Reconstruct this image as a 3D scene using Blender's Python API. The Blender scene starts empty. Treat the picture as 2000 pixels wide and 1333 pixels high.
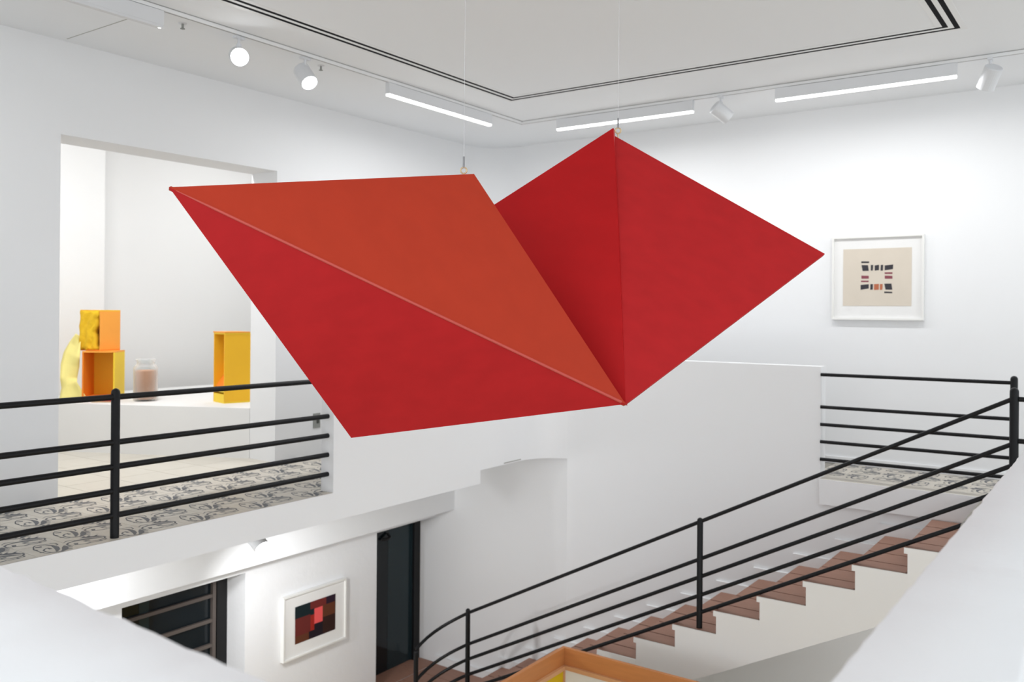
import bpy, math, random
from mathutils import Vector, Matrix
random.seed(7)

# ------------------------------------------------------------------ scene, camera, world, exposure
S = bpy.context.scene
COL = S.collection
TH = 0.615438                       # heading: west of the long axis of the well
ROLL = 0.0082961
cam_d = bpy.data.cameras.new('camera')
cam = bpy.data.objects.new('camera', cam_d)
COL.objects.link(cam)
S.camera = cam
cam_d.sensor_width = 36.0
cam_d.lens = 1720.97 / 2000 * 36.0
cam_d.shift_y = -(666.5 - 610.94) / 2000
cam_d.clip_start = 0.05
cam_d.clip_end = 100
cam.matrix_world = (Matrix.Translation((0, 0, 1.55)) @ Matrix.Rotation(TH, 4, 'Z')
                    @ Matrix.Rotation(math.pi / 2, 4, 'X') @ Matrix.Rotation(ROLL, 4, 'Z'))
cam_d.dof.use_dof = True
cam_d.dof.focus_distance = 4.2
cam_d.dof.aperture_fstop = 2.8

W = bpy.data.worlds.new('world')
S.world = W
W.use_nodes = True
W.node_tree.nodes['Background'].inputs[0].default_value = (0.91, 0.96, 1.0, 1)
W.node_tree.nodes['Background'].inputs[1].default_value = 1.15
S.view_settings.view_transform = 'Standard'
S.view_settings.look = 'None'
S.view_settings.gamma = 1
S.view_settings.use_curve_mapping = False
S.view_settings.exposure = 0.56

LINEAR_W = 16.5                     # linear fixtures, watts each
SPOT_W = 20.0                       # track spots, watts each

# ------------------------------------------------------------------ materials
def srgb(r, g, b):
    f = lambda c: (c / 255 / 12.92) if c / 255 <= .04045 else ((c / 255 + .055) / 1.055) ** 2.4
    return (f(r), f(g), f(b), 1)

MATS = {}
def mat(name, col, rough=.6, metal=0, spec=.4, noise=0, nscale=(8, 8, 8), bump=0, bscale=60, trans=0, emit=None, estr=0, ior=1.45, coat=0):
    m = bpy.data.materials.new(name)
    m.use_nodes = True
    nt = m.node_tree
    b = nt.nodes['Principled BSDF']
    b.inputs['Base Color'].default_value = col
    b.inputs['Roughness'].default_value = rough
    b.inputs['Metallic'].default_value = metal
    b.inputs['Specular IOR Level'].default_value = spec
    b.inputs['IOR'].default_value = ior
    b.inputs['Transmission Weight'].default_value = trans
    b.inputs['Coat Weight'].default_value = coat
    if emit:
        b.inputs['Emission Color'].default_value = emit
        b.inputs['Emission Strength'].default_value = estr
    if noise or bump:
        tc = nt.nodes.new('ShaderNodeTexCoord')
        mp = nt.nodes.new('ShaderNodeMapping')
        mp.inputs['Scale'].default_value = nscale
        nt.links.new(tc.outputs['Object'], mp.inputs['Vector'])
    if noise:
        n = nt.nodes.new('ShaderNodeTexNoise')
        n.inputs['Scale'].default_value = 1.0
        n.inputs['Detail'].default_value = 5
        nt.links.new(mp.outputs[0], n.inputs['Vector'])
        mx = nt.nodes.new('ShaderNodeMix')
        mx.data_type = 'RGBA'
        k = 1 - noise
        mx.inputs['A'].default_value = (col[0] * k, col[1] * k, col[2] * k, 1)
        k = 1 + noise * .6
        mx.inputs['B'].default_value = (min(1, col[0] * k), min(1, col[1] * k), min(1, col[2] * k), 1)
        nt.links.new(n.outputs['Fac'], mx.inputs['Factor'])
        nt.links.new(mx.outputs['Result'], b.inputs['Base Color'])
    if bump:
        n2 = nt.nodes.new('ShaderNodeTexNoise')
        n2.inputs['Scale'].default_value = bscale
        n2.inputs['Detail'].default_value = 3
        nt.links.new(tc.outputs['Object'], n2.inputs['Vector'])
        bp = nt.nodes.new('ShaderNodeBump')
        bp.inputs['Strength'].default_value = bump
        bp.inputs['Distance'].default_value = .01
        nt.links.new(n2.outputs['Fac'], bp.inputs['Height'])
        nt.links.new(bp.outputs[0], b.inputs['Normal'])
    MATS[name] = m
    return m

mat('plaster', (.855, .86, .87, 1), .75, spec=.2, bump=.12, bscale=9)
mat('plaster_rough', (.855, .86, .875, 1), .8, spec=.2, bump=.35, bscale=14)
mat('ceiling_paint', (.895, .91, .93, 1), .9, spec=.1)
mat('stair_bounce_tint', (.83, .815, .785, 1), .75, spec=.2, bump=.1, bscale=9)  # white stair plaster, warm reflection from the wood put into its colour
mat('room_white', (.87, .868, .86, 1), .7, spec=.2)
mat('white_metal', (.74, .75, .77, 1), .4, spec=.4)
mat('dark_gap', (.008, .008, .01, 1), .8, spec=.1)
mat('track_white', (.86, .865, .87, 1), .5, spec=.3)
mat('grey_gap', (.33, .33, .33, 1), .7)
mat('black_paint', srgb(14, 15, 18), .4, spec=.3, bump=.15, bscale=40)
mat('tile_body', srgb(204, 197, 185), .42, spec=.4, noise=.1, nscale=(6, 6, 6))
mat('tile_ink', srgb(98, 100, 104), .5, spec=.3, noise=.2, nscale=(20, 20, 20))
mat('grout', srgb(150, 146, 138), .8)
mat('room_tile', srgb(214, 208, 196), .4, spec=.4, noise=.06, nscale=(3, 9, 3))
mat('tread', srgb(156, 117, 100), .5, spec=.35, noise=.22, nscale=(5, 30, 5))
mat('tread_gap', srgb(58, 47, 42), .8)
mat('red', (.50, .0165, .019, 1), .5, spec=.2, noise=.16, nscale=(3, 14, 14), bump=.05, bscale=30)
mat('red_shaded', (.485, .0095, .0115, 1), .5, spec=.16, noise=.14, nscale=(4, 14, 5))  # same red paint, with the rear panel's shade put into the colour
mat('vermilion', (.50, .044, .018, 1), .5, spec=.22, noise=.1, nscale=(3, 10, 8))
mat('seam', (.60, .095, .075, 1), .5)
mat('steel', (.30, .30, .31, 1), .45, metal=.6)
mat('brass', (.66, .5, .3, 1), .35, metal=.8)
mat('wire', (.75, .75, .76, 1), .4, spec=.5)
mat('amber', srgb(255, 196, 46), .55, noise=.06, nscale=(5, 5, 5))
mat('yellow', srgb(255, 216, 60), .55, noise=.06, nscale=(5, 5, 5))
mat('orange', srgb(255, 170, 70), .55, noise=.05, nscale=(5, 5, 5))
mat('deep_orange', srgb(246, 140, 40), .6)
mat('sack', srgb(255, 200, 44), .85, noise=.18, nscale=(14, 14, 14), bump=.5, bscale=40)
mat('lemon_cloth', srgb(255, 238, 150), .7, noise=.06, nscale=(10, 10, 10), bump=.25, bscale=12)
mat('crimson', srgb(170, 30, 36), .5)
mat('powder', srgb(224, 178, 150), .9, noise=.2, nscale=(9, 9, 4))
mat('glass', (1, 1, 1, 1), .02, spec=.5, trans=1)
g = MATS['glass'].node_tree; gb = g.nodes['Principled BSDF']; gb.inputs['Transmission Weight'].default_value = 0; gb.inputs['Roughness'].default_value = .05
_t = g.nodes.new('ShaderNodeBsdfTransparent'); _t.inputs[0].default_value = (.96, .97, .97, 1); _l = g.nodes.new('ShaderNodeLayerWeight'); _l.inputs['Blend'].default_value = .25
_m = g.nodes.new('ShaderNodeMixShader'); g.links.new(_l.outputs['Facing'], _m.inputs[0]); g.links.new(_t.outputs[0], _m.inputs[1]); g.links.new(gb.outputs[0], _m.inputs[2])
g.links.new(_m.outputs[0], g.nodes['Material Output'].inputs[0])
mat('dark_glass', (.008, .012, .015, 1), .08, spec=.35)
mat('blue_glass', (.018, .032, .038, 1), .1, spec=.35)
mat('bar_metal', srgb(92, 84, 80), .5, spec=.4)
mat('black_frame', (.006, .006, .007, 1), .5)
mat('frame_white', (.84, .835, .81, 1), .45, spec=.35)
mat('mat_board', (.84, .835, .825, 1), .85, spec=.1)
mat('paper', srgb(216, 206, 192), .9, spec=.1, noise=.05, nscale=(6, 6, 6))
mat('ink_dark', srgb(58, 56, 62), .8)
mat('ink_wine', srgb(136, 72, 84), .8)
mat('ink_rust', srgb(182, 106, 76), .8)
mat('wood', srgb(196, 128, 74), .45, spec=.4, noise=.18, nscale=(3, 3, 30))
mat('wood_floor', srgb(218, 203, 180), .5, noise=.1, nscale=(3, 9, 3))
mat('wood_light', srgb(208, 156, 112), .45, spec=.4)
mat('panel_yellow', srgb(216, 180, 0), .6)
mat('panel_white', (.8, .8, .78, 1), .7)
mat('plate_grey', srgb(150, 152, 148), .5)
mat('plate_dark', srgb(70, 72, 68), .5)
mat('lamp_glow', (1, 1, 1, 1), .4, emit=(.96, .98, 1, 1), estr=9)
mat('tube_glow', (1, 1, 1, 1), .4, emit=(1, .985, .95, 1), estr=3.2)
mat('mark_grey', srgb(168, 168, 162), .8)
for nm, c in dict(teal=(26, 38, 42), maroon=(112, 46, 42), navy=(46, 30, 44), pink=(236, 92, 92), brown=(98, 56, 38), dark_brown=(54, 34, 30), rust_red=(106, 44, 40), bright_red=(156, 42, 34), ink_black=(36, 28, 36)).items():
    mat('print_' + nm, srgb(*c), .85, spec=.15)

# ------------------------------------------------------------------ mesh helpers
class MB:
    def __init__(s):
        s.v = []; s.f = []; s.m = []; s.sm = []
    def quad(s, pts, m=0, sm=False):
        n = len(s.v); s.v += [tuple(p) for p in pts]
        s.f.append(tuple(range(n, n + len(pts)))); s.m.append(m); s.sm.append(sm); return s
    def box(s, x0, x1, y0, y1, z0, z1, m=0):
        n = len(s.v)
        s.v += [(x0, y0, z0), (x1, y0, z0), (x1, y1, z0), (x0, y1, z0), (x0, y0, z1), (x1, y0, z1), (x1, y1, z1), (x0, y1, z1)]
        for q in ((0, 3, 2, 1), (4, 5, 6, 7), (0, 1, 5, 4), (1, 2, 6, 5), (2, 3, 7, 6), (3, 0, 4, 7)):
            s.f.append(tuple(n + i for i in q)); s.m.append(m); s.sm.append(False)
        return s
    def prism(s, poly, z0, z1, m=0):            # vertical prism over an xy polygon (counter-clockwise)
        n = len(poly)
        s.quad([(x, y, z1) for x, y in poly], m); s.quad([(x, y, z0) for x, y in reversed(poly)], m)
        for i in range(n):
            a, b = poly[i], poly[(i + 1) % n]
            s.quad([(a[0], a[1], z0), (b[0], b[1], z0), (b[0], b[1], z1), (a[0], a[1], z1)], m)
        return s
    def slab(s, pts, off, m=0):                 # planar polygon thickened by a vector
        off = Vector(off); P = [Vector(p) for p in pts]; Q = [p + off for p in P]
        s.quad(P, m); s.quad(list(reversed(Q)), m)
        for i in range(len(P)):
            j = (i + 1) % len(P); s.quad([P[j], P[i], Q[i], Q[j]], m)
        return s
    def tube(s, path, r, n=10, m=0, dome=False):
        P = [Vector(p) for p in path]; rings = []
        rad = [r] * len(P) if not isinstance(r, (list, tuple)) else list(r)
        if dome:                                # rounded end at the last point
            d = (P[-1] - P[-2]).normalized(); e = P[-1]; P = P[:-1]; rr = rad[-1]; rad = rad[:-1]
            for k in range(6):
                a = k / 5 * math.pi / 2
                P.append(e - d * rr * (1 - math.sin(a))); rad.append(max(rr * math.cos(a), .0005))
        d0 = (P[1] - P[0]).normalized()
        ref = Vector((0, 0, 1)) if abs(d0.z) < .9 else Vector((1, 0, 0))
        side = d0.cross(ref).normalized()
        for i, p in enumerate(P):
            d = ((P[i] - P[i - 1]).normalized() if i else d0) + ((P[i + 1] - P[i]).normalized() if i < len(P) - 1 else Vector())
            d.normalize()
            side = (side - d * side.dot(d)).normalized(); up = d.cross(side)
            rings.append(len(s.v))
            for k in range(n):
                a = 2 * math.pi * k / n
                s.v.append(tuple(p + (side * math.cos(a) + up * math.sin(a)) * rad[i]))
        for i in range(len(P) - 1):
            for k in range(n):
                k2 = (k + 1) % n
                s.f.append((rings[i] + k, rings[i] + k2, rings[i + 1] + k2, rings[i + 1] + k)); s.m.append(m); s.sm.append(True)
        s.quad([s.v[rings[0] + k] for k in reversed(range(n))], m); s.quad([s.v[rings[-1] + k] for k in range(n)], m)
        return s
    def lathe(s, prof, n=32, m=0, sm=True, closed=False):
        b = len(s.v)
        for r, z in prof:
            for k in range(n):
                a = 2 * math.pi * k / n; s.v.append((r * math.cos(a), r * math.sin(a), z))
        L = len(prof)
        for i in range(L if closed else L - 1):
            for k in range(n):
                k2 = (k + 1) % n; i2 = (i + 1) % L
                s.f.append((b + i * n + k, b + i * n + k2, b + i2 * n + k2, b + i2 * n + k)); s.m.append(m); s.sm.append(sm)
        return s
    def torus(s, c, axis, R, r, n=20, k=8, m=0):
        ax = Vector(axis).normalized(); u = ax.orthogonal().normalized(); w = ax.cross(u); c = Vector(c); b = len(s.v)
        for i in range(n):
            a = 2 * math.pi * i / n; d = u * math.cos(a) + w * math.sin(a)
            for j in range(k):
                e = 2 * math.pi * j / k; s.v.append(tuple(c + d * (R + r * math.cos(e)) + ax * r * math.sin(e)))
        for i in range(n):
            for j in range(k):
                i2, j2 = (i + 1) % n, (j + 1) % k
                s.f.append((b + i * k + j, b + i2 * k + j, b + i2 * k + j2, b + i * k + j2)); s.m.append(m); s.sm.append(True)
        return s
    def mesh(s, name, mats):
        me = bpy.data.meshes.new(name)
        me.from_pydata(s.v, [], s.f)
        for k in (mats if isinstance(mats, (list, tuple)) else [mats]):
            me.materials.append(MATS[k])
        me.polygons.foreach_set('material_index', s.m)
        me.polygons.foreach_set('use_smooth', s.sm)
        me.update()
        return me
    def build(s, name, mats, parent=None):
        return link(name, s.mesh(name, mats), parent)

def link(name, data, parent=None, loc=None):
    o = bpy.data.objects.new(name, data); COL.objects.link(o)
    if parent: o.parent = parent
    if loc: o.location = loc
    return o
def tag(o, label=None, cat=None, group=None, kind=None):
    if label: o['label'] = label
    if cat: o['category'] = cat
    if group: o['group'] = group
    if kind: o['kind'] = kind
    return o
def thing(name, label, cat, loc=(0, 0, 0), group=None):
    o = link(name, None, None, loc); o.empty_display_size = .1
    return tag(o, label, cat, group)
def struct(o, label, cat):
    return tag(o, label, cat, None, 'structure')
def weld(o):
    import bmesh
    bm = bmesh.new(); bm.from_mesh(o.data); bmesh.ops.remove_doubles(bm, verts=bm.verts, dist=.0002); bmesh.ops.recalc_face_normals(bm, faces=bm.faces); bm.to_mesh(o.data); bm.free()
    return o
def recalc(o):
    import bmesh
    bm = bmesh.new(); bm.from_mesh(o.data); bmesh.ops.recalc_face_normals(bm, faces=bm.faces); bm.to_mesh(o.data); bm.free()
    return o

# ------------------------------------------------------------------ key dimensions
XL = -7.16        # gallery wall with the doorway
YR = 9.53         # far wall
ZC = 3.74         # ceiling
XE = -5.57        # edge of the left gallery slab
YE = 8.53         # parapet / stair wall plane
ZLOW = -3.50      # lower floor
DOOR0, DOOR1, LINT = 3.735, 5.955, 2.975

def sweep(path, thick, z0, z1, name, m):
    """vertical wall following a path of (x, y); thickness added to the left of travel; z0 may be a list per segment"""
    mb = MB(); P = [Vector((x, y, 0)) for x, y in path]; N = []
    for i in range(len(P)):
        d = ((P[i] - P[i - 1]).normalized() if i else Vector()) + ((P[i + 1] - P[i]).normalized() if i < len(P) - 1 else Vector())
        d.normalize(); N.append(Vector((-d.y, d.x, 0)) * thick)
    zz = z0 if isinstance(z0, list) else [z0] * (len(P) - 1)
    up = Vector((0, 0, 1))
    for i in range(len(P) - 1):
        a, b, c, d = P[i], P[i + 1], P[i + 1] + N[i + 1], P[i] + N[i]
        l = up * zz[i]; h = up * z1
        mb.quad([a + l, b + l, b + h, a + h]); mb.quad([c + l, d + l, d + h, c + h])
        mb.quad([a + h, b + h, c + h, d + h]); mb.quad([d + l, c + l, b + l, a + l])
        if i == 0 or zz[i - 1] != zz[i]:
            l2 = up * (z1 if i == 0 else zz[i - 1]); mb.quad([d + l, a + l, a + l2, d + l2])
        if i == len(P) - 2: mb.quad([b + l, c + l, c + h, b + h])
    o = mb.build(name, m)
    import bmesh
    bm = bmesh.new(); bm.from_mesh(o.data)
    bmesh.ops.remove_doubles(bm, verts=bm.verts, dist=.0005)
    bmesh.ops.recalc_face_normals(bm, faces=bm.faces)
    for e in bm.edges:
        e.smooth = len(e.link_faces) == 2 and e.calc_face_angle(0) < .5
    for f in bm.faces: f.smooth = True
    bm.to_mesh(o.data); bm.free()
    return o
def arc(cx, cy, R, a0, a1, n=14):
    return [(cx + R * math.cos(math.radians(a0 + (a1 - a0) * i / n)), cy + R * math.sin(math.radians(a0 + (a1 - a0) * i / n))) for i in range(n + 1)]

# ------------------------------------------------------------------ upper shell
mb = MB()
mb.box(XL - .40, XL, -3, DOOR0, -.24, ZC).box(XL - .40, XL, DOOR0, DOOR1, LINT, ZC).box(XL - .40, XL - .15, -3, YR, ZC + .25, 4.5)
struct(mb.build('wall_left', 'plaster'), 'white plaster gallery wall around the wide doorway', 'wall')
R = .45
far = [(XL, DOOR1), (XL, YR - R)] + arc(XL + R, YR - R, R, 180, 90)[1:-1] + [(XL + R, YR), (5.0, YR)]
struct(sweep(far, .40, -.24, ZC, 'wall_right', 'plaster'), 'white far wall with a rounded corner, hung with a small framed print', 'wall')
struct(MB().box(XL - .4, 5.0, -3, YR + .3, ZC, ZC + .25).build('ceiling', 'ceiling_paint'), 'flat white gallery ceiling with slots and tracks', 'ceiling')
struct(MB().box(-7.08, -6.12, 3.735, 3.74, ZC - .0025, ZC).build('trim_1', 'mark_grey'), 'thin seam across the ceiling by the doorway', 'trim')

# gallery floor slabs with patterned cement tiles
def motif(mb, rot):
    strokes = [([(-.121, -.038), (-.143, -.014), (-.143, .015), (-.117, .043), (-.068, .059), (-.007, .055), (.052, .035), (.104, .003)], [.008, .012, .014, .014, .018, .034, .030, .010]),
               ([(.014, .011), (-.024, .010), (-.02, -.011), (.01, -.036), (.055, -.042), (.096, -.029), (.119, -.001)], [.022, .02, .013, .012, .012, .012, .014]),
               ([(.119, -.001), (.124, .026), (.096, .06), (.047, .088), (-.003, .108)], [.012, .016, .034, .040, .012]),
               ([(.02, .109), (.041, .13)], [.016, .013]), ([(.051, .1), (.074, .124)], [.018, .014]), ([(.09, .08), (.119, .099)], [.018, .013]),
               ([(-.059, -.065), (-.016, -.059)], [.008, .014]), ([(.049, -.078), (.051, -.053)], [.016, .010]), ([(.092, -.06), (.101, -.038)], [.014, .010]),
               ([(-.103, -.034), (-.088, .002)], [.02, .03]), ([(-.119, -.037), (-.053, -.068), (-.02, -.067), (.03, -.069), (.092, -.06)], [.009, .009, .007, .009, .007]),
               ([(-.132, .075), (-.10, .10), (-.062, .095), (-.05, .078)], [.006, .012, .010, .006])]
    for pts, wd in strokes:
        P = [Vector((x * .98, y * .98, 0)) for x, y in pts]
        if rot: P = [Vector((-p.y, p.x, 0)) for p in P]
        L = []; Rr = []
        for i, p in enumerate(P):
            d = ((P[i] - P[i - 1]).normalized() if i else Vector()) + ((P[i + 1] - P[i]).normalized() if i < len(P) - 1 else Vector())
            d.normalize(); n = Vector((-d.y, d.x, 0)) * wd[i] / 2
            z = Vector((0, 0, .0006)); L.append(p + n + z); Rr.append(p - n + z)
        for i in range(len(P) - 1):
            mb.quad([Rr[i], Rr[i + 1], L[i + 1], L[i]], 1)
T = .268
def tile_mesh(rot):
    mb = MB(); h = T / 2 - .0012
    mb.box(-h, h, -h, h, -.012, 0); motif(mb, rot)
    return mb.mesh('tile', ['tile_body', 'tile_ink'])
TM = [tile_mesh(0), tile_mesh(1)]
fl = struct(MB().box(XL, XE - .002, -3, 5.26, -.24, -.008).box(XL, XE - .10, 5.26, YR, -.09, -.008).build('floor', 'grout'), 'left gallery floor slab laid with grey scroll patterned tiles', 'floor')
# white fascia skin of the slab edge
struct(MB().box(XE, XE + .006, -3, 5.255, -.24, -.001).build('trim_2', 'plaster'), 'white plastered slab edge under the left railing', 'trim')
for r in range(6):
    for c in range(33):
        link('tile', TM[(r + c) % 2], fl, (XE - .003 - T * (r + .5), .64 + T * (c + .5), 0))
fr = struct(MB().box(-5.5, -2.43, YE + .10, YR, -.09, -.008).box(-2.43, 5.0, YE - .03, YR, -.24, -.008).box(-1.055, 5, 7.33, YE - .03, -.24, -.008).build('floor_landing', 'grout'), 'right gallery and stair landing floor slab with patterned tiles', 'floor')
for r in range(3):
    for c in range(14):
        link('tile', TM[(r + c) % 2], fr, (-2.55 + T * (c + .5), YR - .03 - T * (r + .5), 0))
mb = MB().box(-2.43, 1.2, YE - .03, YR - .03 - 3 * T - .0015, -.01, 0)
mb.build('border_tile', 'tile_body', fr)
struct(MB().box(-2.43, -1.06, YE - .036, YE - .03, -.24, -.001).build('trim_3', 'plaster'), 'white plastered slab edge below the right railing', 'trim')
struct(MB().box(-6.6, 5.0, YR - .018, YR, 0, .07).build('baseboard_right', 'plaster'), 'low white skirting along the far wall', 'baseboard')

# parapet wall with rounded corner; its lower part becomes the stair wall
PR = .45
a_cut = 104
pa = [(XE, 5.26), (XE, 7.33), (XE, YE - PR)] + arc(XE + PR, YE - PR, PR, 180, 90, 18)[1:]
zz = [-.24, -.10] + [-.10 if 180 - 5 * (i + .5) > a_cut else ZLOW for i in range(18)]
pa += [(-2.43, YE)]; zz += [ZLOW]
struct(sweep(pa, .15, zz, 1.06, 'wall_parapet', 'plaster'), 'white parapet wall curving round the far corner of the well', 'wall')
struct(MB().box(-7.5, -5.02, YE + .001, YE + .14, ZLOW, -.1).box(-2.43, 1, YE, YE + .14, ZLOW, -.24).build('wall_stair', 'plaster'), 'white stair wall below the gallery', 'wall')
mb = MB().box(XE, XE + .004, 7.75, 8.07, -.088, -.078)
struct(mb.build('trim_4', 'mark_grey'), 'short thin grey mark near the bottom edge of the parapet', 'trim')

# near parapets, slightly uneven plaster edges
def rough_wall(name, along, a0, a1, b0, b1, z0, z1, label, skew=0, ref=0):
    mb = MB(); n = int((a1 - a0) / .05); rng = random.Random(hash(name) % 97 if False else 5 + len(name))
    prof = []
    for i in range(n + 1):
        j = lambda k: rng.uniform(-k, k)
        e = .012
        prof.append([(b0, z0), (b0 + j(.002), z1 - e + j(.002)), (b0 + e + j(.004), z1 + j(.0015)), (b1 - e + j(.004), z1 + j(.0015)), (b1 + j(.003), z1 - e + j(.003)), (b1, z0)])
    at = lambda i, q: ((a0 + (a1 - a0) * i / n), q[0] + skew * (a0 + (a1 - a0) * i / n - ref), q[1]) if along == 'x' else (q[0], (a0 + (a1 - a0) * i / n), q[1])
    for i in range(n):
        for k in range(5):
            mb.quad([at(i, prof[i][k]), at(i + 1, prof[i + 1][k]), at(i + 1, prof[i + 1][k + 1]), at(i, prof[i][k + 1])], 0, True)
    mb.quad([at(0, q) for q in prof[0]]); mb.quad([at(n, q) for q in prof[n]])
    o = mb.build(name, 'plaster_rough')
    import bmesh
    bm = bmesh.new(); bm.from_mesh(o.data); bmesh.ops.remove_doubles(bm, verts=bm.verts, dist=.0004)
    bmesh.ops.recalc_face_normals(bm, faces=bm.faces); bm.to_mesh(o.data); bm.free()
    return struct(o, label, 'wall')
rough_wall('wall_near', 'x', -5.9, -.1, .60, .872, -.24, 1.003, 'blurred near white parapet crossing the lower left of the view', -.055, -1.176)
rough_wall('wall_parapet_right', 'y', .89, 5.6, -.376, -.135, -.24, 1.0, 'blurred near white parapet rising along the right of the view')
struct(MB().box(XE, 5, -3, .56, -.24, 0).box(-.13, 5, .62, 7.32, -.24, 0).build('floor_near', 'room_tile'), 'pale floor behind the near parapets', 'floor')

# ------------------------------------------------------------------ room beyond the doorway
mb = MB()
mb.box(-11.2, -10.9, 2.0, 9.0, 0, 4.3).box(-10.9, -10.4, 2.0, 5.98, 0, 4.3).box(-11, XL - .4, 1.7, 2.0, 0, 4.3).box(-11.2, XL - .4, 9.0, 9.3, 0, 4.3)
struct(mb.build('wall_back', 'room_white'), 'white back wall of the room seen through the doorway', 'wall')
struct(MB().box(-11.2, XL - .4, 1.7, 9.3, 4.3, 4.5).build('ceiling_back', 'room_white'), 'white ceiling of the room beyond the doorway', 'ceiling')
f2 = struct(MB().box(-11.2, XL, 1.7, 9.3, -.2, -.012).build('floor_back', 'grout'), 'pale tiled floor of the room beyond the doorway', 'floor')
RT = .45
h = RT / 2 - .002
rtm = MB().box(-h, h, -h, h, -.012, 0).mesh('room_tile', 'room_tile')
for i in range(8):
    for j in range(13):
        if XL - RT * (i + .5) > -11 and not (j * RT + 2.9 > 5.6 and i > 2):
            link('tile', rtm, f2, (XL - .003 - RT * (i + .5), 2.68 + RT * (j + .5), 0))
# plinth
A = Vector((-9.80, 4.862, 0)); B = Vector((-7.30, 6.074, 0)); d = (B - A).normalized(); n = Vector((-d.y, d.x, 0))
A2 = A + n * 1.9; A2 = Vector((-10.38, 5.98, 0))
poly = [tuple(A.xy), (-7.5602, 5.9475), (-7.5602, 8.2), (-10.38, 8.2), (-10.38, 4.58)]
pl = MB().prism(poly, 0, .524).build('display_plinth', 'room_white')
tag(pl, 'long low white plinth carrying the yellow boxes and glass jar', 'plinth')

def view_axes(p):
    v = Vector((p[0], p[1], 0)).normalized(); return v, Vector((v.y, -v.x, 0))
def slab4(E, a, la, b, lb, z0, z1):
    E = Vector((E[0], E[1], 0)); p = [E, E + a * la, E + a * la + b * lb, E + b * lb]
    return [(q.x, q.y) for q in p], z0, z1
def open_box(name, label, E, alpha, sL, sR, z0, z1, t, cols, cat='box'):
    """box open on its left-hand face; E is the upright edge nearest the viewer"""
    v, r = view_axes(E); ca, sa = math.cos(math.radians(alpha)), math.sin(math.radians(alpha))
    dL = (-r * ca + v * sa); dR = (r * sa + v * ca)
    th = thing(name, label, cat, (E[0], E[1], z0))
    def part(nm, a0, a1, b0, b1, h0, h1, m):
        e = dL * a0 + dR * b0
        p = [e, dL * a1 + dR * b0, dL * a1 + dR * b1, dL * a0 + dR * b1]
        o = MB().prism([(q.x, q.y) for q in p], h0, h1).build(nm, m, th); recalc(o); return o
    H = z1 - z0
    part('right_panel', 0, t, 0, sR, t, H - t, cols['right'])
    part('left_panel', sL - t, sL, 0, sR, t, H - t, cols['left'])
    part('back_panel', t, sL - t, sR - t, sR, t, H - t, cols['back'])
    part('top_panel', 0, sL, 0, sR, H - t, H, cols['top'])
    part('bottom_panel', 0, sL, 0, sR, 0, t, cols['bottom'])
    return th, dL, dR, part
ZP = .524
# red support under the lower box
rb = MB().box(-.13, .10, -.05, .12, 0, .012, 1).box(-.12, .09, -.04, .11, .012, .042).build('support_block', ['crimson', 'brass'])
rb.location = (-9.275, 5.352, ZP); rb.rotation_euler = (0, 0, .6)
tag(rb, 'small dark red block under the right side of the lower yellow box', 'block')
b1, dL, dR, part = open_box('yellow_box', 'open yellow and orange box at the bottom of the left stack', (-9.200, 5.418), 18, .345, .335, ZP + .042, ZP + .042 + .52, .016,
                            dict(right='yellow', left='deep_orange', back='amber', top='orange', bottom='deep_orange'))
b2, dL2, dR2, part2 = open_box('yellow_box', 'orange sided box stuffed with a yellow sack, on top of the left stack', (-9.352, 5.338), 45, .292, .287, ZP + .5625, ZP + .5625 + .455, .014,
                               dict(right='orange', left='amber', back='deep_orange', top='amber', bottom='deep_orange'))
# crumpled sack filling most of the open face
mb = MB(); nx, nz = 14, 18; G = []
rng = random.Random(3)
for j in range(nz + 1):
    row = []
    fz = j / nz
    edge = .035 + .055 * max(0, math.sin(fz * 3.6 + .2)) + .012 * math.sin(fz * 17) if fz < .86 else .016
    for i in range(nx + 1):
        a = edge + (.294 - edge) * i / nx
        dep = -.012 - .014 * math.sin(i * .9 + j * .5) * math.sin(j * .35) + rng.uniform(-.005, .005)
        if i == 0: dep += .06
        row.append(dL2 * a + dR2 * (dep + .012) + Vector((0, 0, .012 + .43 * fz + .004 * math.sin(i * 1.3))))
    G.append(row)
for j in range(nz):
    for i in range(nx):
        mb.quad([G[j][i], G[j][i + 1], G[j + 1][i + 1], G[j + 1][i]], 0, True)
sk = weld(mb.build('sack', 'sack', b2))
sd = sk.modifiers.new('thickness', 'SOLIDIFY'); sd.thickness = .006
tag(sk, 'crumpled yellow sack')
# pale cloth hanging beside the stack
rows = [((-9.711, 5.259, 1.273), (-9.640, 5.275, 1.24)), ((-9.82, 5.246, 1.179), (-9.574, 5.233, 1.106)), ((-9.82, 5.18, 1.065), (-9.53, 5.203, 1.006)), ((-9.80, 5.134, .93), (-9.575, 5.224, .912)),
        ((-9.73, 5.09, .789), (-9.60, 5.214, .782)), ((-9.735, 5.113, .671), (-9.50, 5.158, .745)), ((-9.68, 5.06, .55), (-9.438, 5.231, .575))]
mb = MB(); G = []
for j in range(25):
    t = j / 24 * 6; k = min(int(t), 5); f = t - k; f = f * f * (3 - 2 * f)
    a = Vector(rows[k][0]).lerp(Vector(rows[k + 1][0]), f); b = Vector(rows[k][1]).lerp(Vector(rows[k + 1][1]), f)
    G.append([a.lerp(b, i / 7) + Vector((.577, -.816, 0)) * .02 * math.sin(i * .9 + j * .3) * math.sin(i / 7 * math.pi) for i in range(8)])
for j in range(24):
    for i in range(7):
        mb.quad([G[j][i], G[j][i + 1], G[j + 1][i + 1], G[j + 1][i]], 0, True)
cl = weld(mb.build('hanging_cloth', 'lemon_cloth'))
sd = cl.modifiers.new('thickness', 'SOLIDIFY'); sd.thickness = .005
tag(cl, 'pale lemon crinkled cloth trailing down beside the left box stack', 'cloth')
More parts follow.
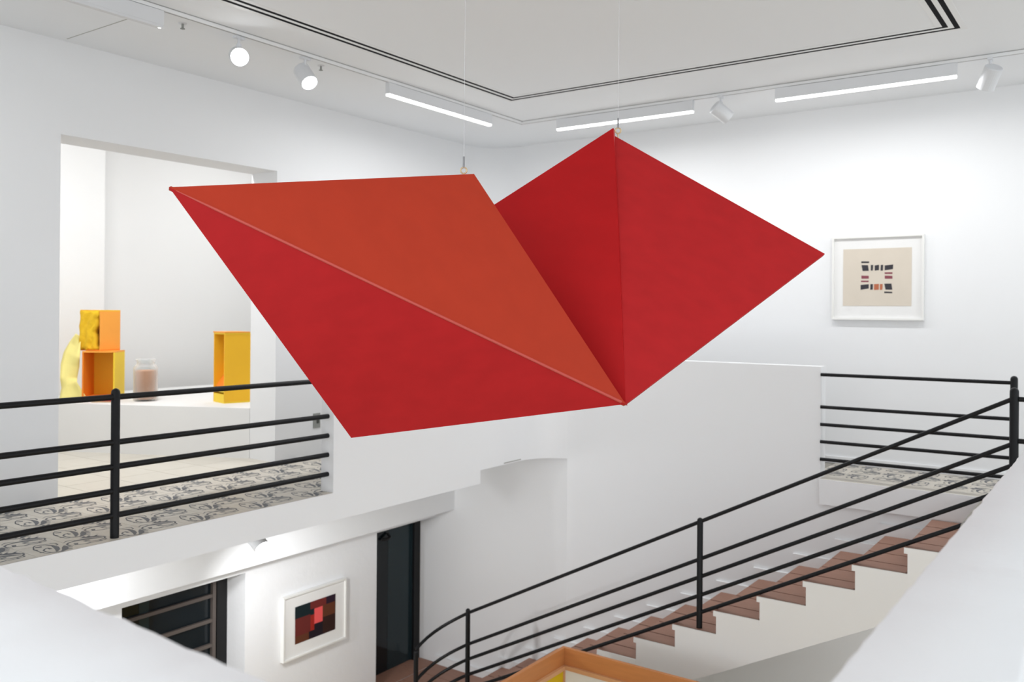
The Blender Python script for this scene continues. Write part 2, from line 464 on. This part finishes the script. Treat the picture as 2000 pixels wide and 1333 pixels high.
# tall box at the right
b3, dL3, dR3, part3 = open_box('yellow_box', 'tall narrow amber box with a slot, alone by the doorway jamb', (-8.149, 6.074), 67, .30, .305, ZP, ZP + .775, .016,
                               dict(right='amber', left='amber', back='amber', top='yellow', bottom='yellow'))
part3('drawer_block', .002, .298, .0, .28, .016, .098, 'yellow')
part3('shelf', .002, .298, .0, .28, .118, .165, 'yellow')
part3('lid', -.006, .306, -.006, .29, .775, .789, 'orange')
p = [dL3 * .016 + dR3 * .02 + Vector((0, 0, .17)), dL3 * .28 + dR3 * .02 + Vector((0, 0, .17)), dL3 * .28 + dR3 * .26 + Vector((0, 0, .5)), dL3 * .016 + dR3 * .26 + Vector((0, 0, .5))]
recalc(MB().slab(p, (0, 0, .012)).build('inclined_panel', 'deep_orange', b3))
# jar
jt = thing('glass_jar', 'clear glass jar filled with pinkish brown powder on the plinth', 'jar', (-9.085, 5.72, ZP))
prof = [(.0, 0), (.118, 0), (.128, .008), (.130, .03), (.130, .36), (.124, .385), (.105, .405), (.095, .415), (.092, .43), (.094, .445), (.104, .452), (.106, .466), (.098, .47),
        (.090, .466), (.086, .44), (.087, .418), (.098, .402), (.118, .38), (.124, .358), (.124, .02), (.0, .016)]
recalc(MB().lathe(prof, 40).build('jar_glass', 'glass', jt))
recalc(MB().lathe([(0, .0175), (.1225, .0215), (.1225, .335), (.11, .343), (.05, .338), (0, .342)], 40).build('powder', 'powder', jt))

# ------------------------------------------------------------------ lower storey
struct(MB().box(XL - 1.0, 5, -3, YR, ZLOW - .2, ZLOW).build('floor_lower', 'wood_floor'), 'warm floor of the lower hall', 'floor')
mb = MB()
XW = XL
mb.box(XW - .34, XW, -3, 4.30, ZLOW, -.24).box(XW - .34, XW, 4.30, 5.60, -1.045, -.24).box(XW - .34, XW, 5.60, 7.45, ZLOW, -.24).box(XW - .34, XW, 7.45, YE, -1.02, -.24)
struct(mb.build('wall_lower_left', 'plaster_rough'), 'white lower hall wall with a window and a glass door', 'wall')
struct(MB().box(XW, -6.88, -3, YE, -.90, -.245).build('trim_beam', 'plaster'), 'white beam set back under the left gallery slab', 'beam')
# lower window
wd = thing('window_1', 'dark lower window with horizontal metal bars under the gallery', 'window', (XW - .33, 4.3, -3.0)); wd['kind'] = 'structure'
def wpart(nm, m, x0, x1, y0, y1, z0, z1, par=wd):
    L = par.location; return MB().box(x0 - L.x, x1 - L.x, y0 - L.y, y1 - L.y, z0 - L.z, z1 - L.z).build(nm, m, par)
gx = XW - .33
wpart('pane', 'dark_glass', gx, gx + .01, 4.30, 5.6, ZLOW, -.9)
wpart('frame', 'black_frame', gx + .01, gx + .05, 5.48, 5.6, ZLOW, -.9)
wpart('frame', 'black_frame', gx + .01, gx + .05, 4.30, 4.42, ZLOW, -.9)
wpart('upright_bar', 'bar_metal', gx + .012, gx + .05, 5.43, 5.468, ZLOW, -.9)
for z in (-1.30, -1.545, -1.79, -2.035):
    wpart('bar', 'bar_metal', gx + .015, gx + .045, 4.42, 5.43, z, z + .034)
wpart('painted_jamb_reflection', 'blue_glass', gx + .01, gx + .014, 4.66, 4.76, ZLOW, -.9)  # jamb reflection painted as a bluish strip over the pane
# lower glass door
dr = thing('door_1', 'dark glass door with a black frame at the foot of the stairs', 'door', (gx, 7.45, -2.87)); dr['kind'] = 'structure'
wpart('threshold', 'tread', gx + .012, XW, 7.452, YE - .004, -2.868, -2.8645, dr)
wpart('pane', 'dark_glass', gx, gx + .01, 7.45, 7.98, -2.868, -.9, dr)
wpart('pane', 'blue_glass', gx, gx + .012, 7.98, 8.40, -2.868, -.9, dr)
wpart('frame', 'black_frame', gx, gx + .06, 8.41, 8.52, -2.868, -.9, dr)
wpart('edge_strip', 'blue_glass', gx + .01, gx + .03, 8.39, 8.41, -2.86, -.9, dr)
o = MB().tube([(.03, .50, 1.70), (.07, .50, 1.66), (.07, .46, 1.645), (.03, .40, 1.645)], .018, 8).build('door_closer', 'black_frame', dr)

# ------------------------------------------------------------------ staircase
NX0, NZ0, RUN, RISE = -1.44, -.25, .3885, .2015
YS = 7.35
st = thing('staircase', 'white staircase with brown plank treads rising along the far stair wall', 'stairs', (-4, YS, ZLOW))
def sp(mbo, nm, m, par=st):
    o = mbo.build(nm, m, par); o.location = -Vector(st.location) if par == st else (0, 0, 0); return o
mb = MB()
N = 13
# side outline of the flight in xz, extruded in y
out = []
for k in range(0, N + 1):
    x = NX0 - RUN * k; z = NZ0 - RISE * k - .022
    xr = (NX0 + RUN) if k == 0 else NX0 - RUN * (k - 1)
    out.append((xr + .014, z)); out.append((x + .014, z))
for i in range(0, len(out) - 1, 2):
    (x1, z), (x0, _) = out[i], out[i + 1]
    zb1 = NZ0 + .52 * (x1 - NX0) - .55; zb0 = NZ0 + .52 * (x0 - NX0) - .55
    zb1, zb0 = max(zb1, ZLOW), max(zb0, ZLOW)
    mb.slab([(x0, YS, zb0), (x1, YS, zb1), (x1, YS, z), (x0, YS, z)], (0, YE - .002 - YS, 0))
mb.box(gx + .02, XW, 7.452, YE - .003, ZLOW, NZ0 - RISE * N - .001)
mb.box(XW + .001, NX0 - RUN * N + .4, YS, YE - .002, ZLOW, NZ0 - RISE * N - .022)
recalc(sp(mb, 'stair_body', 'stair_bounce_tint'))
# white nosing lip on the open side of each step
for k in range(N):
    x = NX0 - RUN * k; z = NZ0 - RISE * k
    o = MB().box(x - .012, x + RUN + .014, YS - .003, YS + .012, z - .045, z - .0005).build('step_edge', 'stair_bounce_tint', st)
    o.location = -Vector(st.location)
# tread planks (boards along the run, dark joints between)
ws = [.225, .315, .0, .0]
edges = [YS + .014, 7.575, 7.88, 8.21, YE - .016]
pm = []
for a, b in zip(edges[:-1], edges[1:]):
    pm.append((a, MB().box(-.012, RUN - .004, .008, b - a - .008, -.022, 0).mesh('plank', 'tread')))
ox, oy, oz = st.location
for k in range(N):
    x = NX0 - RUN * k; z = NZ0 - RISE * k
    for a, me in pm:
        link('tread_plank', me, st, (x - ox, a - oy, z - oz))
    MB().box(x - .004 - ox, x + RUN - .006 - ox, YS + .013 - oy, YE - .015 - oy, z - .020 - oz, z - .006 - oz).build('tread_bed', 'tread_gap', st)
# landing at the foot and the steps that turn towards the hall
zl = NZ0 - RISE * N
lx = NX0 - RUN * (N - 1) - .012
y0s = [YS - .02, 7.62, 7.9, 8.2, YE - .016]
MB().box(XW + .002 - ox, lx - ox, YS - oy, YE - .015 - oy, zl - .021 - oz, zl - .006 - oz).build('tread_bed', 'tread_gap', st)
for a, b in zip(y0s[:-1], y0s[1:]):
    for c0, c1 in ((XW + .004, -6.62), (-6.612, lx - .004)):
        MB().box(c0 - ox, c1 - ox, a + .004 - oy, b - .004 - oy, zl - .022 - oz, zl - oz).build('tread_plank', 'tread', st)
for k in range(1, 4):
    z = zl - RISE * k
    if z - .05 < ZLOW: break
    ya, yb = YS - .02 - RUN * k, YS - .02 - RUN * (k - 1)
    MB().box(XW + .002 - ox, -6.0 - ox, ya - oy, yb - oy, ZLOW - oz, z - .022 - oz).build('stair_body', 'plaster', st)
    for c0, c1 in ((XW + .004, -6.78), (-6.772, -6.4), (-6.392, -6.0)):
        MB().box(c0 - ox, c1 - ox, ya - .012 - oy, yb - oy, z - .021 - oz, z - oz).build('tread_plank', 'tread', st)
# stepped skirting on the wall side
mb = MB()
for k in range(N):
    x = NX0 - RUN * k; z = NZ0 - RISE * k
    mb.box(x - .07, x + RUN - .07, YE - .030, YE - .001, z + .0005, z + .105)
    mb.box(x - .07, x - .0125, YE - .030, YE - .001, z - RISE + .105, z + .0005)
mb.box(XW + .002, lx + .3, YE - .030, YE - .001, zl + .0005, zl + .10)
struct(mb.build('baseboard_stair', 'plaster'), 'white stepped skirting along the stair wall', 'baseboard')

# ------------------------------------------------------------------ railings
HS = (.152, .318, .482, .648, .955)
def post(par, x, y, z0, z1, r=.029):
    L = par.location; return MB().tube([(x - L.x, y - L.y, z0 - L.z), (x - L.x, y - L.y, z1 - L.z)], r, 14, 0, True).build('post', 'black_paint', par)
def rail(par, pts, r=.019):
    L = Vector(par.location); return MB().tube([Vector(p) - L for p in pts], r, 10).build('rail', 'black_paint', par)
rl = thing('railing', 'black metal railing with five rails on the left gallery edge', 'railing', (-5.64, 3.3, 0))
post(rl, -5.64, 3.33, 0, 1.014); post(rl, -5.64, .95, 0, 1.014)
for hh in HS:
    rail(rl, [(-5.64, .4, hh), (-5.64, 5.262, hh)], .0205)
rr = thing('railing', 'black metal railing on the right gallery above the stairs, below the small print', 'railing', (-.85, YE, 0))
post(rr, -.83, YE, 0, 1.05)
for hh in HS:
    rail(rr, [(-2.432, YE, hh + .03), (-.83, YE, hh + .035)], .0165)
sr = thing('railing', 'black metal stair railing curving at the foot of the stairs', 'railing', (-3.165, 7.42, -1.28))
post(sr, -.72, 7.42, 0, 1.03, .031)
zt = lambda x: NZ0 - RISE * math.ceil((NX0 - x) / RUN - 1e-6)
post(sr, -3.165, 7.42, zt(-3.165), -.272, .027)
post(sr, -5.789, 7.42, zt(-5.789), -1.612, .025)
post(sr, -6.175, 7.03, zl - RISE, -2.03, .025)
SL = (.935 + .311) / (3.172 - .75)
for i, off in enumerate((0, .335, .495, .66, .815)):
    pts = [(-.72, 7.42, .95 - off * .99), (-3.17, 7.42, -.311 - off), (-5.789, 7.42, -1.661 - off)]
    for q in range(1, 9):
        a = math.radians(90 + 90 * q / 8)
        pts.append((-5.789 + .388 * math.cos(a), 7.03 + .39 * math.sin(a), -1.661 - off - .36 * (q / 8) - .04 * math.sin(q / 8 * math.pi) * 0))
    rail(sr, pts, .0175)
rs = thing('railing', 'short stub of black rails right of the stair newel, at the photo edge', 'railing', (1.2, 7.42, 0))
for hh in (.152, .482, .648, .955):
    rail(rs, [(-.69, 7.42, hh - .01), (1.2, 7.42, hh - .01)], .019)
post(rs, 1.2, 7.42, 0, 1.02)

# ------------------------------------------------------------------ ceiling slots and tracks
SX0, SX1, SY, SW = -5.285, -1.085, 7.425, .13
def slot(label, side):
    c = {'left': (SX0, 3, ZC), 'far': ((SX0 + SX1) / 2, SY, ZC), 'right': (SX1, 3, ZC)}[side]
    th = thing('slot_diffuser', label, 'air slot', c)
    def bar(nm, a, b, m, z):
        a *= SW; b *= SW
        if side == 'left': q = [(SX0 + a, -1), (SX0 + b, -1), (SX0 + b, SY - b), (SX0 + a, SY - a)]
        elif side == 'right': q = [(SX1 - b, -1), (SX1 - a, -1), (SX1 - a, SY - a), (SX1 - b, SY - b)]
        else: q = [(SX0 + b, SY - b), (SX1 - b, SY - b), (SX1 - a, SY - a), (SX0 + a, SY - a)]
        MB().prism([(x - c[0], y - c[1]) for x, y in q], -z, -.0003).build(nm, m, th)
    bar('flange', -.25, .08, 'track_white', .0024); bar('slot_gap', .08, .36, 'dark_gap', .0022)
    bar('divider', .36, .64, 'track_white', .0024); bar('slot_gap', .64, .92, 'dark_gap', .0022)
    bar('flange', .92, 1.25, 'track_white', .0024)
slot('double black ceiling slot running above the left gallery edge', 'left')
slot('double black ceiling slot running parallel to the far wall', 'far')
slot('double black ceiling slot turning away at the top right corner', 'right')

def track(label, x0, x1, y0, y1, axis):
    th = thing('lighting_track', label, 'track', ((x0 + x1) / 2, (y0 + y1) / 2, ZC)); L = th.location
    hx, hy = (x1 - x0) / 2, (y1 - y0) / 2
    MB().box(-hx, hx, -hy, hy, -.030, 0).build('channel', 'track_white', th)
    g = .007
    if axis == 'y':
        MB().box(-g, g, -hy, hy, -.0305, -.030).build('conductor', 'grey_gap', th); MB().box(hx, hx + .006, -hy, hy, -.004, 0).build('shadow_gap_strip', 'grey_gap', th)  # outer grey strip paints the shadow gap between track and ceiling
    else:
        MB().box(-hx, hx, -g, g, -.0305, -.030).build('conductor', 'grey_gap', th); MB().box(-hx, hx, -hy - .006, -hy, -.004, 0).build('shadow_gap_strip', 'grey_gap', th)
    return th
TX, TY = -5.755, 8.30
track('white lighting track on the ceiling along the left gallery', TX - .019, TX + .019, -1, TY + .019, 'y')
track('white lighting track on the ceiling along the far wall', TX + .02, 3.0, TY - .019, TY + .019, 'x')
track('white lighting track on the ceiling behind the viewer', TX + .02, 3.0, .55, .588, 'x')

def lamp_data(kind, name, **k):
    l = bpy.data.lights.new(name, kind)
    for a, b in k.items(): setattr(l, a, b)
    return l
def linear(label, cx, cy, length, axis, lit=True, z=ZC, power=None):
    th = thing('linear_lamp', label, 'lamp', (cx, cy, z), 'linear track lamps')
    a = length / 2; w = .024
    bx = (lambda m, u0, u1, v0, v1, z0, z1, k=0: m.box(v0, v1, u0, u1, z0, z1, k)) if axis == 'y' else (lambda m, u0, u1, v0, v1, z0, z1, k=0: m.box(u0, u1, v0, v1, z0, z1, k))
    bx(MB(), -a, a, -w, w, -.140, -.036).build('housing', 'white_metal', th)
    for u in (-a, a - .12):
        m = MB(); bx(m, u, u + .12, -.014, .014, -.036, -.0306); m.build('track_adapter', 'white_metal', th)
    m = MB(); bx(m, -a + .004, a - .004, -w + .003, w - .003, -.158, -.140); m.build('diffuser', 'tube_glow', th)
    if not lit:
        [c for c in th.children if c.name.startswith('diffuser')][0].data.materials[0] = MATS['white_metal']; m = MB(); bx(m, a - .03, a - .012, -.007, .007, -.1588, -.158); m.build('indicator', 'tube_glow', th); return th
    L = link('lamp_light', lamp_data('AREA', 'linear', energy=(power or LINEAR_W) * length / 1.6, shape='RECTANGLE', size=(length - .02) if axis == 'x' else .04, size_y=.04 if axis == 'x' else (length - .02), color=(.985, .993, 1)), th, (0, 0, -.162))
    return th
linear('lit linear lamp under the left track, left of the ceiling corner', TX, 6.89, 1.62, 'y')
linear('lit linear lamp right of the ceiling corner, behind the peak of the red sculpture', -4.46, TY, 1.62, 'x')
linear('long lit linear lamp above the small framed print', -2.03, TY, 1.56, 'x')
linear('unlit linear lamp at the top left edge of the view', TX, 2.93, 1.6, 'y', lit=False)
linear('added linear lamp on the unseen track behind the viewer, left part', -4.2, .569, 1.6, 'x', power=6)  # this lamp and the next are unseen, added for more room light
linear('added linear lamp on the unseen track behind the viewer, right part', -1.6, .569, 1.6, 'x', power=6)
linear('added linear lamp on the far track, unseen beyond the right edge of the view', .9, TY, 1.6, 'x')  # unseen lamp added to light the room from the right

def spot(label, base, aim, z_top, body_len=.19, rad=.072, power=None, glow=True, cone=60, drop=.11, beam=None, dome=.012):
    """track spot: adapter, arm, tilting can, glowing lens; base is the mounting point on the ceiling"""
    th = thing('track_spot', label, 'spotlight', base)
    d = Vector(aim).normalized()
    pivot = Vector((0, 0, -drop))
    MB().box(-.018, .018, -.045, .045, -.05, -.0306).build('track_adapter', 'white_metal', th)
    MB().tube([(0, 0, -.04), tuple(pivot)], .011, 8).build('arm', 'white_metal', th)
    MB().tube([tuple(pivot + Vector((0, 0, .02))), tuple(pivot - Vector((0, 0, .02)))], .02, 10).build('joint', 'white_metal', th)
    c = pivot - Vector((0, 0, .075)) ; q = d.to_track_quat('Z', 'Y')
    prof = [(0, -body_len * .45), (rad * .9, -body_len * .45), (rad, -body_len * .42), (rad, body_len * .55), (rad * .93, body_len * .55), (rad * .90, body_len * .47), (0, body_len * .44)]
    o = recalc(MB().lathe(prof, 28, 0, False).build('can', 'white_metal', th)); o.location = c; o.rotation_mode = 'QUATERNION'; o.rotation_quaternion = q
    pr = [(rad * .89, body_len * .48)] + [(rad * .89 * math.cos(a * math.pi / 12), body_len * .48 + dome * math.sin(a * math.pi / 12)) for a in range(1, 7)]
    pr[-1] = (0.0005, pr[-1][1])
    o = MB().lathe(pr, 24).build('lens', 'lamp_glow', th); o.location = c; o.rotation_mode = 'QUATERNION'; o.rotation_quaternion = q
    L = link('lamp_light', lamp_data('SPOT', 'spot', energy=power or SPOT_W, spot_size=math.radians(cone), spot_blend=1.0, shadow_soft_size=.05, color=(.97, .985, 1)), th, c + d * (body_len * .48 + .05))
    d = Vector(beam).normalized() if beam else d
    L.rotation_mode = 'QUATERNION'; L.rotation_quaternion = (-d).to_track_quat('Z', 'Y')
    return th
CAM = Vector((0, 0, 1.55))
spot('lit track spot facing the viewer, nearest the doorway side', (TX - .03, 4.42, ZC), (.80, -.52, -.32), ZC, power=5)
spot('lit track spot tilted down to the right, second from the top left', (TX - .03, 5.10, ZC), (.66, -.1, -.72), ZC, power=5)
spot('white track spot turned to the far wall, between the two far linear lamps', (-3.36, TY, ZC), (.62, .66, -.62), ZC, power=SPOT_W * .11, cone=140)
spot('white track spot tilted down at the top right corner', (-1.0, TY, ZC), (-.50, .60, -.95), ZC, power=SPOT_W * .11, cone=140)
spot('small lit spot under the left gallery slab above the framed print', (-6.25, 5.0, -.24), (.74, .02, -.52), -.24, body_len=.17, rad=.068, power=70, cone=140, drop=.14, beam=(-.28, .72, -.55), dome=.02)
spot('spot under the left gallery slab, hidden by the near parapet', (-6.25, 2.9, -.24), (-.35, .6, -.6), -.24, body_len=.17, rad=.062, power=80, cone=150, drop=.075)
spot('spot on the left track lighting the wall left of the doorway, beyond the view', (TX - .03, 2.0, ZC), (-.75, .45, -.9), ZC, cone=100, power=10)

# sprinklers
for x, y, lab in ((-5.95, 4.03, 'tiny ceiling sprinkler by the top left linear lamp'), (-5.94, 5.42, 'tiny ceiling sprinkler right of the second track spot')):
    th = thing('ceiling_sprinkler', lab, 'sprinkler', (x, y, ZC), 'ceiling sprinklers')
    MB().lathe([(0, -.006), (.028, -.006), (.032, 0)], 16).build('escutcheon', 'white_metal', th)
    MB().lathe([(0, -.04), (.009, -.038), (.009, -.004), (.006, 0)], 10).build('nozzle', 'plate_grey', th)
    MB().lathe([(0, -.046), (.018, -.045), (.018, -.041), (0, -.040)], 12).build('deflector', 'plate_grey', th)

# lamps of the room beyond the doorway
linear('linear lamp on the ceiling of the room beyond the doorway', -8.0, 4.4, 1.6, 'y', z=4.3, power=50)
linear('added linear lamp on the ceiling of the room beyond the doorway, unseen behind the right jamb', -9.2, 8.0, 1.6, 'y', z=4.3, power=20)  # added out of sight to brighten the room

# ------------------------------------------------------------------ hanging sculpture
P = dict(P1=(-3.181, 2.098, 2.044), P2=(-2.546, 3.282, 2.202), P6=(-1.767, 3.343, 1.164), P7=(-2.829, 2.776, .989), P4=(-2.206, 4.013, 2.509), P4b=(-2.216, 4.030, 2.476), P5=(-1.252, 4.442, 1.853), X=(-3.217, 3.543, 1.816))
P = {k: Vector(v) for k, v in P.items()}
ctr = Vector((-2.3, 3.3, 1.2))
sc = thing('hanging_sculpture', 'large folded red and vermilion angular sculpture hanging on two wires', 'sculpture', ctr)
def panel(nm, keys, m, t=.02):
    q = [P[k] - ctr for k in keys]
    n = (q[1] - q[0]).cross(q[2] - q[0]).normalized()
    if n.dot(CAM - P[keys[0]]) > 0: n = -n
    o = recalc(MB().slab(q, n * t).build(nm, m, sc)); return o
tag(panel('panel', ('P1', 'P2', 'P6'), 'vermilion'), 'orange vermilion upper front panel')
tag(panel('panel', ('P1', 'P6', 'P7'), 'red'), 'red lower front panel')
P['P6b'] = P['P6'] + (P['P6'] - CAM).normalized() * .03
tag(panel('panel', ('X', 'P4', 'P6b'), 'red_shaded'), 'red rear panel left of the upright fold, shade put into its colour')
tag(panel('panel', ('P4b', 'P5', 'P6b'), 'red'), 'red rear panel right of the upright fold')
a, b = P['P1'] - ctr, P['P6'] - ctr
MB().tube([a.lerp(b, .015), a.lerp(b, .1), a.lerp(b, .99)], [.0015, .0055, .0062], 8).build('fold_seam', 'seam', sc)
view = Vector((-math.sin(TH), math.cos(TH), 0))
for x, y, z in ((-2.600, 3.272, 2.2075), (-2.205, 4.062, 2.4885)):
    c = Vector((x, y, z)) - ctr
    rg = MB().torus(c + Vector((0, 0, .014)), view, .0145, .0035).build('eye_bolt', 'brass', sc)
    MB().tube([c - Vector((0, 0, .03)), c], .0035, 8).build('bolt_shank', 'brass', sc)
    MB().tube([c + Vector((0, 0, .028)), c + Vector((0, 0, .080))], .0048, 8).build('cable_clamp', 'steel', sc)
    MB().tube([c + Vector((0, 0, .07)), Vector((c.x, c.y, ZC - ctr.z))], .0009, 6).build('suspension_wire', 'wire', sc)

# ------------------------------------------------------------------ framed prints
# far wall print: plane normal -y
K = 9.49 / 9.41
def fw(p): return (p[0] * K, 1.55 + (p[1] - 1.55) * K)
ft = thing('framed_print', 'white framed beige print of small dark and wine blocks, on the far wall', 'picture', (-2.155, YR, 1.95))
def fbox(nm, m, x0, x1, z0, z1, d0, d1, par=None):
    return MB().box(x0 + 2.155, x1 + 2.155, -d1, -d0, z0 - 1.95, z1 - 1.95).build(nm, m, par or ft)
fx0, fx1, fz0, fz1 = -2.600, -1.712, 1.505, 2.366
t = .018
fbox('frame_rail', 'frame_white', fx0, fx1, fz0, fz0 + t, .001, .045); fbox('frame_rail', 'frame_white', fx0, fx1, fz1 - t, fz1, .001, .045)
fbox('frame_stile', 'frame_white', fx0, fx0 + t, fz0 + t, fz1 - t, .001, .045); fbox('frame_stile', 'frame_white', fx1 - t, fx1, fz0 + t, fz1 - t, .001, .045)
fbox('mount_board', 'mat_board', fx0 + t, fx1 - t, fz0 + t, fz1 - t, .001, .020)
pp = fbox('print_sheet', 'paper', -2.492, -1.828, 1.648, 2.238, .0201, .0225)
blocks = dict(ink_dark=[[(-2.291, 2.104), (-2.215, 2.102), (-2.215, 2.085), (-2.291, 2.086)], [(-2.289, 2.066), (-2.226, 2.064), (-2.218, 2.006), (-2.278, 2.005)], [(-2.198, 2.065), (-2.175, 2.065), (-2.179, 2.007), (-2.199, 2.008)], [(-2.161, 2.059), (-2.119, 2.066), (-2.12, 2.011), (-2.16, 2.007)], [(-2.102, 2.063), (-2.08, 2.064), (-2.082, 2.005), (-2.105, 2.006)], [(-2.065, 2.057), (-1.985, 2.065), (-1.987, 2.019), (-2.065, 2.008)], [(-2.297, 1.862), (-2.217, 1.87), (-2.217, 1.826), (-2.296, 1.813)], [(-2.201, 1.87), (-2.176, 1.87), (-2.178, 1.814), (-2.202, 1.812)], [(-2.067, 1.873), (-2.0, 1.874), (-1.991, 1.812), (-2.056, 1.813)], [(-2.067, 1.794), (-1.993, 1.791), (-1.992, 1.776), (-2.067, 1.778)]],
              ink_wine=[[(-2.29, 1.958), (-2.218, 1.955), (-2.217, 1.926), (-2.288, 1.927)], [(-2.292, 1.907), (-2.217, 1.906), (-2.219, 1.891), (-2.293, 1.892)], [(-2.065, 1.988), (-1.991, 1.987), (-1.992, 1.97), (-2.064, 1.971)], [(-2.064, 1.954), (-1.992, 1.951), (-1.991, 1.922), (-2.063, 1.923)]],
              ink_rust=[[(-2.166, 1.87), (-2.119, 1.872), (-2.12, 1.813), (-2.166, 1.81)], [(-2.11, 1.869), (-2.083, 1.871), (-2.085, 1.813), (-2.109, 1.809)]])
for m, qs in blocks.items():
    for q in qs:
        pts = [Vector((fw(p)[0] + 2.155, -.0227, fw(p)[1] - 1.95)) for p in q]
        recalc(MB().slab(pts, (0, -.0012, 0)).build('printed_block', m, pp))
# lower hall print: plane normal +x
K2 = 7.12 / 7.14
lt = thing('framed_print', 'white framed dark print with a pink patch, on the lower hall wall', 'picture', (XW, 6.49, -1.745))
def lbox(nm, m, y0, y1, z0, z1, d0, d1, par=None):
    return MB().box(d0, d1, y0 - 6.49, y1 - 6.49, z0 + 1.745, z1 + 1.745).build(nm, m, par or lt)
ly0, ly1, lz0, lz1 = 6.045, 6.93, -2.075, -1.405
lbox('frame_rail', 'frame_white', ly0, ly1, lz0, lz0 + t, .001, .05); lbox('frame_rail', 'frame_white', ly0, ly1, lz1 - t, lz1, .001, .05)
lbox('frame_stile', 'frame_white', ly0, ly0 + t, lz0 + t, lz1 - t, .001, .05); lbox('frame_stile', 'frame_white', ly1 - t, ly1, lz0 + t, lz1 - t, .001, .05)
lbox('mount_board', 'mat_board', ly0 + t, ly1 - t, lz0 + t, lz1 - t, .001, .03)
pp = lbox('print_sheet', 'print_dark_brown', 6.218, 6.778, -1.935, -1.545, .0301, .0325)
rect = dict(teal=(6.233, 6.442, -1.68, -1.553), maroon=(6.442, 6.665, -1.632, -1.553), navy=(6.665, 6.795, -1.632, -1.553), pink=(6.497, 6.615, -1.801, -1.637), brown=(6.615, 6.795, -1.763, -1.633), dark_brown=(6.617, 6.795, -1.943, -1.763), rust_red=(6.235, 6.444, -1.865, -1.68), bright_red=(6.444, 6.497, -1.861, -1.695), ink_black=(6.424, 6.617, -1.943, -1.861))
rect2 = [('brown', (6.235, 6.424, -1.943, -1.865)), ('ink_black', (6.497, 6.617, -1.861, -1.801)), ('teal', (6.442, 6.497, -1.695, -1.632)), ('maroon', (6.497, 6.615, -1.637, -1.632))]
for nm, (a, b, c, e) in list(rect.items()) + rect2:
    s2 = lambda v: 6.49 + (v - 6.514) * 1.0
    lbox('printed_block', 'print_' + nm, s2(a), s2(b), 1.55 + (c - 1.55) * K2, 1.55 + (e - 1.55) * K2, .0326, .034, None).parent = pp

# outlet plate
ot = thing('wall_outlet', 'grey outlet plate low on the gallery wall right of the doorway', 'outlet', (XL, 6.51, .375))
MB().box(0, .008, -.048, .048, -.078, .078).build('plate', 'plate_grey', ot)
MB().box(.008, .014, -.004, .028, -.03, .008).build('socket', 'plate_dark', ot)

# ------------------------------------------------------------------ wooden booth on the lower floor
bt = thing('wooden_booth', 'open topped orange wood booth with yellow and white panels at the bottom edge', 'booth', (-4.22, 6.84, ZLOW))
H = -1.5 - ZLOW; LXb, LYb = 2.1, 2.1
def bb(nm, m, x0, x1, y0, y1, z0, z1): return MB().box(x0, x1, y0, y1, z0, z1).build(nm, m, bt)
w = .035
bb('top_rail', 'wood', -w, LXb, 0, w, H - .15, H); bb('top_rail', 'wood', -w, 0, -LYb, 0, H - .15, H)
bb('ledge', 'wood_light', 0, LXb, -.03, 0, H - .185, H - .15); bb('ledge', 'wood_light', 0, .03, -LYb, -.03, H - .185, H - .15)
bb('corner_post', 'wood', -w, 0, 0, w, 0, H - .15)
bb('panel', 'panel_white', 0, LXb, .0, .03, 0.02, H - .185); bb('panel', 'panel_yellow', -.03, 0, -LYb, 0, 0.02, H - .185)
bb('edge_strip', 'wood_light', 0.0, .012, -.022, 0, 0.02, H - .185)
